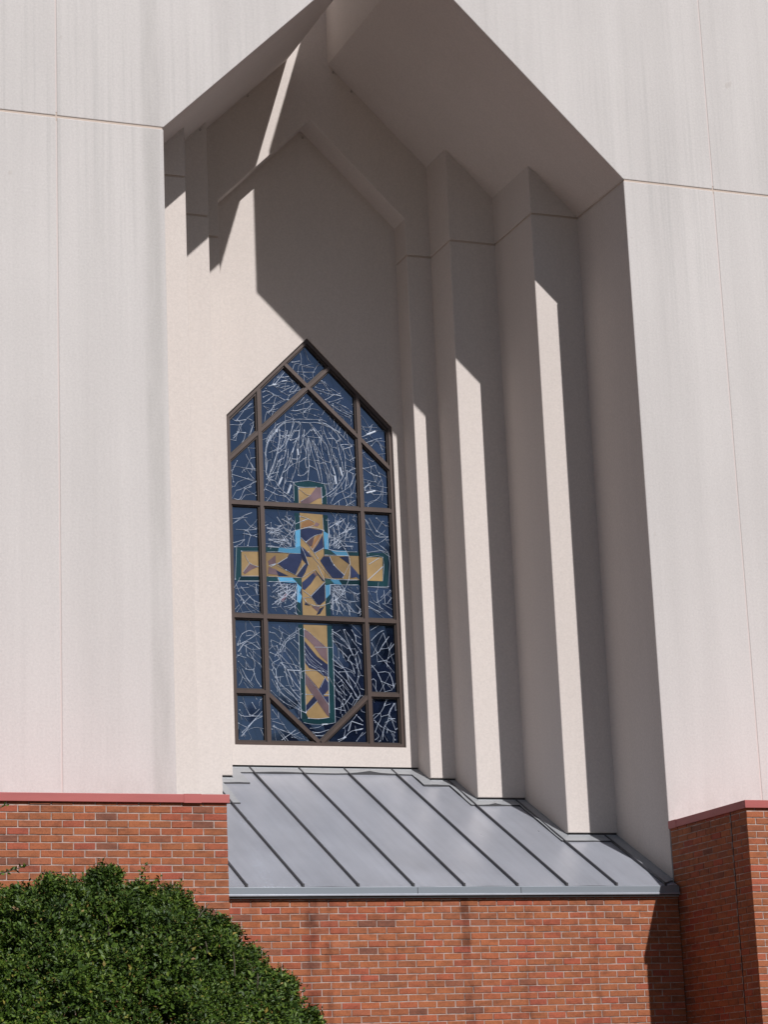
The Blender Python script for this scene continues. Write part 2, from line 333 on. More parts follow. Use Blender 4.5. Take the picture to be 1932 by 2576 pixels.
# ------------------------------------------------------------------ stained glass window
YF, YG = d4+.032, d4+.096
def bar(mm, p0, p1, wd, yf, ext=0.0):
    wd = wd*.86
    p0, p1 = Vector(p0), Vector(p1); t = (p1-p0).normalized(); p0 = p0-t*ext; p1 = p1+t*ext; n = Vector((-t.y, t.x))
    for ww, y0, y1 in ((wd/2-.003, yf, YG+.02), (wd/2+.003, yf+.012, YG+.02), (wd/2+.014, yf+.022, YG+.02), (wd/2+.020, yf+.040, YG+.02)):
        q = [p0-n*ww, p1-n*ww, p1+n*ww, p0+n*ww]
        mm.prism([(v.x, v.y) for v in q], y0, y1)
def dark_layers(o, per, mat_):                   # every second layer black: the gasket, and shade painted into the groove
    o.data.materials.append(mat_)
    for i, p in enumerate(o.data.polygons): p.material_index = (i//per) % 2
    return o
FW = .044
mm = MB()
ring_in = [(-WW+FW, WB+FW), (WW-FW, WB+FW), (WW-FW, WSH-.022), (0, WAP-FW*1.42), (-WW+FW, WSH-.022)]
ro = [(x*1.0, z) for x, z in inn]
for (e, y0) in ((0, YF), (.006, YF+.012), (.017, YF+.022), (.023, YF+.040)):
    ri = [(x*(1-e/WW), z+(e if z < 2 else -e*1.2)) for x, z in ring_in]
    vs = [(x, y0, z) for x, z in ro]+[(x, y0, z) for x, z in ri]+[(x, YG+.02, z) for x, z in ri]
    mm.add(vs, [(i, (i+1) % 5, (i+1) % 5+5, i+5) for i in range(5)]+[(i+5, (i+1) % 5+5, (i+1) % 5+10, i+10) for i in range(5)])
window = dark_layers(mm.build('stained_glass_window', M_BRONZE, church, fix=False), 10, M_GASKET_SHADE)
window['label'] = 'tall pointed stained glass window with bronze frame and amber cross'
XM, T1, T2, TS, ZX, SL = .642, 4.451, 3.072, 2.168, 5.96, .94
def onebar(name, p0, p1, wd, dy, ext=0): m_ = MB(); bar(m_, p0, p1, wd, YF+dy, ext); dark_layers(m_.build(name, M_BRONZE, window, fix=False), 6, M_GASKET_SHADE)
topz = lambda x: WSH+(WAP-WSH)*(1-abs(x)/WW)
for s in (-1, 1):
    onebar('mullion', (s*XM, WB+.02), (s*XM, topz(XM)-.03), .058, .002)
    onebar('diagonal_bar', (-s*(WW-.03), ZX-SL*(WW-.03)), (s*.315, ZX+SL*.315), .052, .006+.002*(s > 0))
    onebar('diagonal_bar', (s*XM, TS-.01), (s*.02, WB+.05), .052, .006+.002*(s > 0))
    onebar('transom', (s*(WW-.02), TS), (s*XM, TS), .056, .004)
for z in (T1, T2): onebar('transom', (-WW+.02, z), (WW-.02, z), .058, .004)
# panes: cut the glazed outline with the bar lines
def clip(poly, a, b_, c_):                      # keep a*x+b*z<=c
    o = []
    for i in range(len(poly)):
        p, q = poly[i], poly[(i+1) % len(poly)]; fp = a*p[0]+b_*p[1]-c_; fq = a*q[0]+b_*q[1]-c_
        if fp <= 0: o.append(p)
        if fp*fq < 0: t = fp/(fp-fq); o.append((p[0]+t*(q[0]-p[0]), p[1]+t*(q[1]-p[1])))
    return o
def split(ps, a, b_, c_, cond):
    o = []
    for p in ps:
        cx = sum(v[0] for v in p)/len(p); cz = sum(v[1] for v in p)/len(p)
        if not cond(cx, cz): o.append(p); continue
        for q in (clip(p, a, b_, c_), clip(p, -a, -b_, -c_)):
            if len(q) > 2: o.append(q)
    return o
ps = [[(-WW+.02, WB+.02), (WW-.02, WB+.02), (WW-.02, WSH-.01), (0, WAP-.03), (-WW+.02, WSH-.01)]]
always = lambda x, z: True
for s in (-1, 1): ps = split(ps, s, 0, XM, always)
for z in (T1, T2): ps = split(ps, 0, 1, z, always)
ps = split(ps, 0, 1, TS, lambda x, z: abs(x) > XM and z < T2)
for s in (-1, 1):
    ps = split(ps, s*SL, 1, ZX, lambda x, z: z > T1)
    vs_ = (TS-.01-WB-.05)/(XM-.02)
    ps = split(ps, s*vs_, -1, -(WB+.05)+vs_*.02, lambda x, z: abs(x) < XM and z < T2)
def area(p): return abs(sum(p[i][0]*p[(i+1) % len(p)][1]-p[(i+1) % len(p)][0]*p[i][1] for i in range(len(p))))/2
for p in ps:
    if area(p) < .003: continue
    tx, tz = random.uniform(-.004, .004), random.uniform(-.004, .004); cx = sum(v[0] for v in p)/len(p); cz = sum(v[1] for v in p)/len(p)
    n = len(p); m_ = MB(); f_ = lambda x, z: (x-cx)*tx+(z-cz)*tz
    m_.add([(x, YG+f_(x, z), z) for x, z in p]+[(x, YG+.006+f_(x, z), z) for x, z in p], [tuple(range(n)), tuple(range(2*n-1, n-1, -1))]+[(i, i+n, (i+1) % n+n, (i+1) % n) for i in range(n)])
    m_.build('pane', M_GLASS['pane'], window)
# the glass itself is a mosaic: irregular pieces, each set at its own slight angle
def voronoi(poly, n, ang, stretch):
    ca, sa = math.cos(ang), math.sin(ang); T = lambda p: ((p[0]*ca+p[1]*sa)/stretch, -p[0]*sa+p[1]*ca); U = lambda q: (q[0]*stretch*ca-q[1]*sa, q[0]*stretch*sa+q[1]*ca)
    pq = [T(p) for p in poly]; x0, x1 = min(p[0] for p in pq), max(p[0] for p in pq); z0, z1 = min(p[1] for p in pq), max(p[1] for p in pq)
    seeds = [(random.uniform(x0, x1), random.uniform(z0, z1)) for _ in range(n)]; cells = []
    for i, a in enumerate(seeds):
        c_ = pq
        for j, b_ in enumerate(seeds):
            if j == i: continue
            dx, dz = b_[0]-a[0], b_[1]-a[1]; c_ = clip(c_, dx, dz, (b_[0]**2+b_[1]**2-a[0]**2-a[1]**2)/2)
            if len(c_) < 3: break
        if len(c_) > 2: cells.append([U(p) for p in c_])
    return cells
in_cross = lambda x, z: (abs(x) < .19 and 1.75 < z < 4.85) or (abs(z-3.72) < .22 and abs(x) < 1.0)
FINE = []
for p in ps:
    ar = area(p)
    if ar < .003: continue
    cx = sum(v[0] for v in p)/len(p); cz = sum(v[1] for v in p)/len(p)
    ang, st = (1.57, 2.0) if (abs(cx) < .3 and cz > T1) else ((-1.0 if cx < .1 else 1.0), 1.6) if cz < T2 else (random.uniform(.2, 1.2)*(1 if cx < 0 else -1), 1.5)
    for c_ in voronoi(p, max(4, int(ar*24)), ang, st):
        gx = sum(v[0] for v in c_)/len(c_); gz = sum(v[1] for v in c_)/len(c_)
        c_ = [(gx+(x-gx)*.985, gz+(z-gz)*.985) for x, z in c_]
        tx, tz = random.uniform(-.012, .012), random.uniform(-.012, .012); n = len(c_); m_ = MB(); f_ = lambda x, z: YG-.0035+(x-gx)*tx+(z-gz)*tz
        m_.add([(x, f_(x, z), z) for x, z in c_]+[(x, YG-.0005, z) for x, z in c_], [tuple(range(n))]+[(i, i+n, (i+1) % n+n, (i+1) % n) for i in range(n)])
        m_.build('glass_piece', M_GLASS['pane'], window)
    for c_ in voronoi(p, max(8, int(ar*95)), ang, st*1.15):
        for i in range(len(c_)):
            a, b_ = c_[i], c_[(i+1) % len(c_)]; mx, mz = (a[0]+b_[0])/2, (a[1]+b_[1])/2
            if a < b_ and random.random() < .62 and not in_cross(mx, mz) and not in_cross(*a): FINE.append((a, b_))
DATA = json.loads('''{"leads":{"arch":[[-437,5405,-493,5326,-534,5233,-556,5149,-562,5058,-562,4946,-554,4834,-518,4776,-450,4758,-406,4693,-333,4622,-221,4554],[-399,5408,-455,5329,-511,5249,-539,5180,-554,5074,-550,4976,-561,4856],[415,5264,451,5182,467,5099,457,4947,422,4854,356,4752,267,4664,157,4590],[461,4856,419,4778,338,4683,242,4610],[-368,5410,-374,5334,-390,5212,-416,5105,-458,4982,-491,4890,-540,4797],[-292,5400,-333,5321,-367,5213,-408,5105,-450,4997,-507,4874],[-246,5395,-263,5333,-305,5240,-368,5176,-454,5125],[-183,5422,-233,5328,-281,5257,-292,5165,-310,5089,-334,5050,-381,5017,-429,4939,-477,4853],[-114,5427,-133,5327,-165,5272,-199,5179,-232,5116,-250,5047,-299,4962,-347,4869,-381,4784,-406,4708],[-116,5351,-136,5236,-147,5122,-158,5053,-177,4939,-211,4832,-244,4762,-277,4685,-303,4609],[-52,5431,-63,5339,-82,5247,-122,5191],[-52,5431,-9,5335,59,5286,80,5242,132,5169,153,5103],[-2,5320,-6,5206,-11,5070,-6,4979,-17,4888,-29,4790],[-9,5327,-30,5190,-45,5075,-52,5007,-38,4947],[5,5306,38,5141,65,5044,100,4925,126,4791],[59,5286,94,5190,107,5115,126,5018,139,4943,151,4853,156,4770],[40,5422,68,5340,81,5250,139,5155,167,5088],[72,5439,138,5345,228,5252,254,5132,274,5034,309,4938,337,4849,341,4766],[138,5345,158,5247,177,5127,204,5038,239,4941,244,4859,272,4777,299,4681],[196,5440,224,5365,260,5284,289,5233,309,5127,359,5040,395,4958,422,4861],[265,5406,332,5334,376,5269,395,5140,422,5043,433,4930],[162,4952,221,4872,240,4768],[-159,5008,-237,4965,-301,4901,-347,4869],[-159,5012,-120,5018,-73,5058,-41,5075],[-149,4843,-80,4854,-16,4911],[1,4972,54,4953,99,4922],[106,5107,159,5073,205,5045,274,5034],[274,5034,316,5120],[-320,4761,-252,4762,-214,4753],[-317,4870,-324,4765,-347,4651],[-214,4753,-121,4773,-21,4786,63,4776,155,4763,209,4755,333,4766],[-558,4707,-460,4667,-393,4626,-311,4579],[-567,4646,-478,4607,-402,4581,-327,4574,-260,4514],[-533,4768,-460,4675,-386,4619],[-571,4542,-503,4516,-420,4498],[254,4520,320,4622,447,4697,544,4785,557,4907],[292,4500,380,4565,474,4608,552,4604],[455,4501,566,4567],[471,5100,563,5052],[467,5008,575,4984],[523,5232,571,5075],[473,4948,564,4908],[415,5264,478,5275,563,5258,444,5212],[354,5305,417,5317],[239,5336,332,5338,361,5291],[480,4941,471,4819,447,4697],[-370,5334,-255,5334],[-234,5282,-156,5310,-125,5335],[-9,5343,138,5337],[66,5048,112,5047],[-219,5049,-158,5046],[-214,4753,-154,4700,76,4709],[-147,4678,-50,4608,-4,4603,-130,4522],[-154,4700,-154,4498],[142,4709,146,4514],[209,4758,208,4518],[-214,4749,-214,4524],[-424,5089,-443,4983,-492,4860],[-348,5087,-382,4972,-416,4864,-442,4781],[-269,5167,-280,5053,-322,4930],[-217,5102,-236,4996],[-82,5247,-108,5139,-136,5002,-149,4850],[51,5286,71,5188,112,5062],[204,5038,225,4963,276,4875,288,4786],[316,5120,336,5031,371,4934,382,4814],[289,5233,351,5221],[354,5305,374,5208,424,5097],[-493,4845,-408,4872],[-563,4773,-494,4807],[-526,4761,-450,4765],[233,4775,269,4694],[179,4764,199,4690,204,4623],[404,4792,409,4710],[-455,5402,-398,5469,-286,5522,-165,5553,-35,5562,105,5567,198,5564],[-381,5434,-305,5493,-231,5512,-120,5520,10,5519,94,5529,196,5509,306,5470,417,5423],[-552,5241,-513,5325,-455,5402],[-534,5224,-476,5319,-381,5434],[-217,5659,-142,5664,-49,5694,7,5702],[-140,5728,-56,5762,29,5795],[-50,5657,66,5766],[-41,5658,54,5701,147,5689],[-245,5625,-144,5605],[-163,5613,-41,5648,88,5621,180,5590],[-293,5585,-174,5548],[2,5816,-56,5757],[-366,5335,-311,5329,-255,5342],[-188,5401,-114,5411],[-381,5434,-367,5298,-408,5142],[-101,5507,-199,5364,-238,5289],[-101,5507,-115,5379,-137,5286],[19,5515,89,5392],[29,5516,162,5360,224,5255],[-271,5405,-313,5257,-371,5162],[147,5554,274,5499,385,5427,479,5338,557,5264],[130,5529,242,5513,352,5425,445,5304],[-305,5508,-370,5456,-453,5356,-519,5258,-554,5162],[148,5586,243,5545],[-176,5517,-246,5338,-315,5177],[206,5400,295,5216,354,5061],[17,5530,77,5423,170,5318,214,5195]],"side":[[-978,5509,-916,5482,-797,5506],[-980,5431,-854,5439,-780,5523,-683,5608],[-854,5439,-896,5343,-961,5260],[-780,5523,-703,5481,-738,5353,-756,5289],[-912,5342,-809,5341],[-809,5341,-836,5237,-949,5105],[-809,5631,-712,5716],[-907,5498,-809,5631],[-498,5953,-417,5975,-295,6032,-191,6023],[-382,6073,-302,6079,-237,6092],[-572,5868,-516,5888,-390,5834,-295,5793,-199,5800],[-418,5959,-324,5886,-229,5846],[-340,5885,-161,5978,-228,5893,-82,5936],[-566,5806,-469,5852,-422,5832],[-568,5726,-487,5780],[-442,5704,-376,5756,-295,5793],[-569,5695,-492,5637,-412,5627],[-560,5491,-524,5619,-412,5627],[-183,6280,10,6247,107,6230],[-183,6280,-85,6303],[-122,6164,-25,6164,105,6174],[4,6070,70,6107],[-75,6136,-11,6117],[166,6066,246,6056],[114,5982,210,5957,324,5949],[113,5950,290,5907,435,5893],[238,5831,288,5859,354,5904,435,5893],[286,5803,351,5823,467,5872],[351,5807,495,5754,574,5695],[301,5772,428,5701,556,5646],[378,5682,539,5629,564,5647],[707,5528,776,5421,876,5468],[692,5384,792,5422],[714,5513,895,5517],[755,5316,872,5364,955,5385],[819,5281,904,5350,963,5210],[903,5334,982,5259],[700,5178,776,5055,868,4902],[692,4987,819,4915,916,4890],[702,4845,848,4822,868,4902],[848,4822,927,4764,906,4652,838,4585,721,4516],[698,4735,782,4803],[902,4936,945,4796,928,4590],[-986,4917,-814,4896,-689,4873],[-989,4808,-833,4771,-693,4733],[-921,4983,-988,4839,-976,4716],[-809,5067,-780,5007,-704,4887],[-814,4896,-754,4807,-708,4763],[-837,4647,-698,4562],[-981,4515,-903,4504,-837,4631,-758,4667],[-284,6144,-351,6059,-417,5975],[-222,6069,-159,6026],[-386,5945,-290,5937],[198,6068,260,5977,354,5904],[414,5764,509,5691],[-509,5604,-442,5688],[-960,5292,-896,5343],[688,4892,713,4704],[750,4817,793,4677]],"mid":[[-982,4206,-910,4256,-863,4289],[-961,4131,-820,4130,-711,4143],[-848,4259,-788,4185,-711,4151],[-982,3916,-919,3949],[-818,3939,-776,4063,-714,4051],[-776,4063,-820,4130],[-979,3461,-877,3223,-788,3121],[-967,3340,-831,3225,-679,3125],[-918,3433,-783,3287,-691,3246],[-840,3467,-732,3426,-702,3381],[-731,3471,-719,3350],[-893,3238,-973,3129],[-984,3294,-911,3132],[697,4340,819,4143,981,4135],[747,4358,838,4206,949,4149],[844,4363,970,4260],[693,4043,847,4042,981,4135],[722,4169,847,4042,972,3947],[700,3454,798,3304,983,3466],[710,3501,952,3495],[805,3458,814,3305],[902,3462,911,3293],[718,3316,876,3230,985,3142],[700,3254,841,3183],[691,3438,718,3316],[-959,3917,-686,3930],[-959,3917,-985,3521],[-947,3500,-683,3511],[-898,3867,-688,3876],[-907,3562,-697,3571],[-860,3830,-801,3726,-693,3686],[-801,3726,-882,3616],[679,3918,980,3932,961,3511],[694,3500,961,3511],[693,3864,904,3874,891,3578],[697,3578,899,3757],[722,3780,855,3864],[-976,2740,-919,2861,-809,2910,-764,2866],[-976,2725,-828,2804,-702,2891],[-971,2650,-860,2773,-708,2689],[-876,2728,-864,2609,-789,2566,-713,2509],[-785,2701,-789,2566],[-980,2605,-880,2579],[-974,2531,-884,2444,-784,2447,-774,2552],[-882,2534,-884,2444],[-976,2472,-918,2340,-814,2224],[-930,2443,-872,2326,-798,2239],[-792,2447,-765,2329,-706,2241],[714,2841,814,2936,880,2969],[713,2810,788,2691,856,2785,941,2894],[838,2738,935,2757,970,2819],[935,2757,962,2650,991,2560],[705,2643,788,2691],[787,2676,925,2527,986,2453],[777,2447,921,2451,978,2286],[777,2447,820,2342,862,2207],[701,2536,777,2447],[707,2309,766,2205],[820,2342,978,2286],[-972,2042,-927,2029,-854,1898],[-819,2046,-775,1973],[-975,1954,-887,1823],[-984,1909,-916,1881,-701,1886,-810,1825,-953,1646],[-854,1898,-778,1884],[-952,1690,-826,1810,-699,1945],[-968,1645,-905,1705,-797,1752,-690,1739],[-981,1733,-907,1647],[-568,1963,-457,1818,-413,1745],[-572,1830,-427,1789],[-574,1771,-430,1715,-338,1687],[-464,1611,-290,1732],[-428,1774,-368,1701,-216,1630],[236,1624,316,1655,413,1731,557,1764],[304,1759,418,1851,484,1927],[418,1851,382,1731],[418,1851,559,1809],[500,1912,560,1854],[471,1613,555,1719],[705,1887,804,1979,856,2071],[704,1872,812,1784,969,1727],[916,1982,879,1860,827,1769,805,1634],[719,1842,794,1739,868,1620],[896,1891,976,1893],[968,2074,916,1982],[709,1632,759,1678,714,1737],[844,1800,966,1682],[920,1711,964,1637]],"centre":[[-414,3949,-364,4036,-291,4109,-218,4151,-146,4174,-34,4199,61,4195,140,4177],[209,4103,328,4062,420,3958,471,3836,475,3721,453,3581,375,3424,316,3352,210,3287,97,3244,2,3237,-114,3282],[-451,3557,-385,3415,-278,3321,-217,3278],[-212,4329,-214,4155,-214,3943,-415,3941],[-149,4332,-146,4170],[146,4332,152,4170],[210,4328,215,4134,211,3940,563,3926],[-574,3872,-432,3879,-299,3870,-153,3873],[-564,3938,-423,3937],[-568,3571,-458,3572,-270,3573,-151,3574],[-562,3511,-421,3513,-217,3510,-217,3270],[153,3868,312,3872,465,3871],[150,3583,277,3573,461,3573,565,3578],[211,3505,450,3511,563,3516],[147,3495,147,3300],[214,3501,206,3386],[-204,4237,-151,4263,-46,4307],[-148,4340,-38,4307,32,4272],[-106,4188,22,4225],[-142,4070,-35,3967,63,3825],[-4,3922,130,4130],[-80,4019,34,4102,130,4130],[-53,3897,61,3771,230,3587],[34,3893,140,3952],[-453,3733,-324,3815],[-461,3717,-345,3661,-221,3605],[-146,3962,-101,3872,-59,3743],[-221,3605,-98,3749],[-143,3578,-22,3652,26,3678],[60,3733,141,3552],[-133,3418,-33,3346],[-144,3326,-34,3334,34,3249],[-129,3319,-106,3282],[216,3855,268,3750,399,3632],[468,3767,373,3593],[-556,3705,-469,3732,-540,3691],[-41,3353,148,3537]],"low":[[-539,2959,-415,2898,-332,2861],[-415,2898,-434,2825,-453,2751],[-181,2955,-298,2878,-393,2794,-455,2686,-479,2605],[-230,2897,-333,2828,-412,2720,-448,2662],[-479,2605,-467,2573,-561,2514,-513,2443,-508,2362,-461,2251],[-452,2533,-513,2443],[-452,2533,-404,2478,-382,2374,-336,2239,-223,2113],[-397,2688,-317,2578,-261,2482,-213,2403],[-379,2721,-298,2643,-221,2532],[-457,2630,-360,2528,-288,2433,-221,2290],[-318,2788,-216,2678],[-275,2814,-214,2759],[-444,2533,-363,2439,-308,2328,-220,2218],[-563,2449,-517,2346,-452,2268,-330,2167,-218,2025],[-567,2329,-496,2210,-415,2140,-227,2001],[-510,2282,-439,2156,-359,2070,-228,1969],[-458,2364,-460,2283,-380,2181,-233,2089],[-580,2192,-426,2060,-327,2014,-220,1961],[-492,2734,-476,2686],[-571,2731,-488,2718,-482,2637],[-574,2650,-479,2613],[-363,2447,-220,2443],[-145,2680,-72,2585,51,2491,142,2437],[-138,2640,-41,2521,76,2460,140,2364],[-143,2737,-54,2618,61,2524],[-140,2583,-91,2520,33,2450,138,2316],[-218,2403,-153,2445,83,2444,141,2397],[-16,2733,213,2736],[-146,2159,-62,2161],[81,2165,149,2167],[217,2937,304,2882,378,2811,443,2715,466,2650],[220,2904,328,2842,418,2739,498,2602,528,2489,524,2391,476,2260],[359,2958,413,2812,435,2731],[376,2959,465,2839,539,2743,571,2703],[462,2962,510,2881,516,2816,575,2785],[495,2733,550,2604,566,2482],[217,2822,326,2777,401,2730],[225,2814,281,2734,285,2612],[290,2727,388,2632,453,2536,483,2431],[219,2651,292,2572,356,2468,418,2307,488,2147],[208,2594,332,2492],[214,2529,323,2483],[212,2480,319,2386,425,2267,505,2131],[287,2441,441,2446,481,2390],[364,2444,478,2309,533,2205,540,2156],[218,2423,309,2345,398,2225],[215,2342,320,2207,369,2160],[221,2269,293,2158,333,2111],[216,2156,314,2054],[214,1995,313,2029,411,2145,430,2186],[214,1995,345,1974],[215,1906,282,1884],[145,2389,204,2277,276,2158],[256,2303,308,2337],[280,2263,324,2288],[-211,2954,-215,1873],[217,2953,212,1834],[-144,2940,-154,1938],[149,2730,141,1945],[-183,1822,-75,1804,93,1807,212,1830],[-110,1755,-18,1765,51,1794],[-78,1712,5,1706,125,1744],[-38,1669,54,1667],[-146,2413,-81,2326,8,2223],[8,2223,136,2041],[106,2380,42,2249],[-154,1946,-6,2086],[-123,1875,3,1870,139,1889],[-212,1961,-154,1938],[137,2730,5,2839,-86,2918,-144,2948]]},"polys":{"gold0":[[-147,4379,148,4371,142,3086,-151,3090],[-590,3864,-153,3873,-150,3574,-599,3575],[141,3869,602,3877,597,3579,148,3581],[-154,4700,76,4709,142,4709,148,4462,-154,4453],[-898,3867,-656,3870,-642,3566,-906,3570],[645,3866,904,3874,891,3578,665,3576],[-148,3005,151,3008,139,1889,3,1870,-123,1875,-154,1938]],"teal0":[[-214,4749,-21,4783,209,4762,138,4709,-154,4700],[-214,4749,-154,4700,-154,4453,-215,4450],[209,4762,212,4458,149,4462,142,4709],[-212,4376,-147,4371,-146,4170,-214,4155],[148,4371,213,4367,212,4134,152,4170],[-587,3936,-427,3936,-440,3879,-589,3873],[427,3937,604,3928,602,3880,461,3875],[-599,3572,-450,3570,-421,3513,-601,3513],[328,3568,597,3578,595,3516,358,3511],[-220,3285,-176,3264,-153,3090,-217,3088],[148,3330,206,3386,206,3081,144,3086],[-951,3917,-608,3926,-610,3872,-898,3867],[-974,3916,-951,3917,-898,3867,-906,3570,-947,3500,-978,3506],[-906,3567,-619,3564,-621,3503,-947,3500],[631,3922,980,3932,904,3874,629,3869],[980,3932,961,3511,891,3578,904,3874],[649,3575,891,3578,961,3511,646,3511],[-211,3003,-148,3005,-152,1938,-123,1875,-215,1873],[151,3008,215,3010,212,1830,147,1889,139,1897],[-215,1871,-123,1873,3,1868,145,1887,212,1827,51,1805,-183,1819]],"navy":[[-142,4170,-34,4195,140,4173,131,4134,58,4118,-80,4019,-146,4070],[138,4115,144,3952,91,3927,34,3886,7,3919,70,4003],[-149,3969,-99,3933,-15,3837,-87,3841],[-299,3862,-153,3869,-136,3801,-229,3605,-345,3661,-445,3733,-324,3815],[-98,3749,-67,3727,-102,3641,-143,3578,-214,3590],[-471,3655,-316,3590,-442,3584],[136,3852,216,3855,238,3802,306,3705,399,3632,373,3593,246,3587,162,3691,94,3796],[344,3854,456,3867,468,3767],[484,3760,565,3670,559,3616,478,3597],[-7,3638,31,3601,-35,3506,-117,3426,-144,3441,-146,3517,-80,3573],[26,3678,140,3544,117,3543,33,3655],[140,3537,139,3307,74,3251,35,3257,-41,3361,25,3432],[-115,3274,-53,3238,-124,3243],[129,3238,70,3144,22,3127,64,3205],[-150,3962,-94,3856,-58,3751,-67,3727,-128,3793,-153,3869],[-140,2802,14,2620,142,2527,140,2381,73,2395,-9,2457,-93,2479,-141,2542],[106,2380,146,2300,143,2227,63,2136,16,2224],[-46,2142,-6,2086,-154,1946,-151,2026],[64,2144,148,2146,145,2058,104,2089]],"mauve":[[34,4102,-3,3976,-27,3968,-73,4012],[-570,3758,-473,3839,-469,3732,-556,3705],[-564,3689,-463,3663,-426,3596,-574,3605],[10,3661,56,3610,24,3601,-11,3630],[-37,3231,73,3228,39,3166],[56,4273,103,4252,78,4220,30,4225],[76,4709,142,4709,141,4582,102,4572,-24,4497,-123,4500,-130,4522,-4,4603],[-144,2948,-86,2918,5,2839,137,2730,139,2559,56,2630,-32,2757,-147,2867],[-141,2413,-32,2295,65,2177,144,2033,139,1897,114,1912,26,2031,-102,2213,-150,2292],[-693,3686,-793,3719,-882,3616,-867,3587,-772,3652]],"orange":[[74,4111,134,4130,62,4003,-4,3922,-24,3937,24,4047],[-23,4300,24,4268,31,4229,-106,4195,-137,4201,-120,4256]],"sky":[[-214,4155,-146,4170,-153,3969,-218,3943],[-427,3933,-218,3943,-153,3969,-153,3873,-440,3879],[148,4169,211,4134,211,3940,156,3945],[235,3930,427,3935,461,3875,312,3872],[-450,3569,-270,3573,-209,3510,-421,3513],[-213,3506,-156,3455,-181,3393,-155,3349,-178,3264,-220,3285],[147,3495,215,3509,206,3386,148,3330],[213,3570,324,3568,362,3511,259,3519]],"dteal":[[-262,3569,-159,3570,-151,3471,-209,3514],[150,3575,213,3570,259,3526,147,3499],[148,3945,227,3926,281,3878,153,3876]],"ruby":[[-355,3379,-328,3364,-397,3270,-420,3285]]},"rects":[[-567,4341,-212,4345,-213,3959,-572,3941],[227,4344,581,4347,568,3949,215,3948],[-562,3499,-217,3502,-218,3118,-566,3105],[218,3490,578,3501,571,3140,212,3134]],"cc":[8,3723],"thick":[[-320,6025,-263,6039],[-433,5974,-401,5979],[731,4677,840,4708],[767,5421,876,5468],[306,1643,337,1660],[47,1805,110,1809],[-398,4723,-357,4808],[-287,4617,-246,4717],[-146,5175,-140,5107],[-216,5132,-199,5179],[-399,5408,-407,5377],[322,4863,337,4773],[302,4968,323,4893],[396,4974,416,4884]]}''')
lay = dict(gold0=.0060, teal0=.0066, dteal=.0085, orange=.0085, mauve=.0085, navy=.0092, sky=.0085, ruby=.0085)
for k, L in DATA['polys'].items():
    for fl in L:
        pts = [(fl[i]/1000, fl[i+1]/1000) for i in range(0, len(fl), 2)]
        MB().prism(pts, YG-lay[k], YG-.0045).build('glass_piece', M_GLASS[k], window)
def lead_strip(mm, pts, wd, y0, h):
    pts = [Vector(p) for p in pts]
    for i in range(len(pts)-1):
        a, b_ = pts[i], pts[i+1]; t = b_-a
        if t.length < 1e-4: continue
        t.normalize(); n = Vector((-t.y, t.x)); w1 = wd*random.uniform(.7, 1.25)/2; a = a-t*w1*.6; b_ = b_+t*w1*.6
        mm.add([(a.x-n.x*w1, y0, a.y-n.y*w1), (a.x, y0-h, a.y), (a.x+n.x*w1, y0, a.y+n.y*w1), (b_.x-n.x*w1, y0, b_.y-n.y*w1), (b_.x, y0-h, b_.y), (b_.x+n.x*w1, y0, b_.y+n.y*w1)],
               [(0, 3, 4, 1), (1, 4, 5, 2)])
def dot(mm, p, r, y0, h):
    k = 6; o = [(p[0]+r*math.cos(2*math.pi*i/k), y0, p[1]+r*math.sin(2*math.pi*i/k)) for i in range(k)]
    mm.add(o+[(p[0], y0-h, p[1])], [((i+1) % k, i, k) for i in range(k)])
def smooth_line(pts):
    if len(pts) < 3: return pts
    o = []
    for i in range(len(pts)-1):
        p0, p1, p2, p3 = [Vector(pts[min(max(j, 0), len(pts)-1)]) for j in (i-1, i, i+1, i+2)]
        for k in range(3):
            t = k/3; o.append(.5*((2*p1)+(-p0+p2)*t+(2*p0-5*p1+4*p2-p3)*t*t+(-p0+3*p1-3*p2+p3)*t**3))
    return o+[Vector(pts[-1])]
def finish(mm): o = mm.build('leading', M_LEAD, window, fix=False); o['kind'] = 'stuff'; return o
YL = YG-.0095
for k, L in DATA['leads'].items():
    mm = MB()
    for fl in L:
        pts = [(fl[i]/1000, fl[i+1]/1000) for i in range(0, len(fl), 2)]
        lead_strip(mm, smooth_line(pts), random.uniform(.0040, .0072), YL, .003)
        for p in pts:
            if random.random() < .45: dot(mm, p, random.uniform(.004, .008), YL-.001, .004)
    finish(mm)
mm = MB()
for fl in DATA['thick']:
    pts = [(fl[i]/1000, fl[i+1]/1000) for i in range(0, len(fl), 2)]; lead_strip(mm, pts, .017, YL-.0012, .003)
cx, cz = DATA['cc'][0]/1000, DATA['cc'][1]/1000
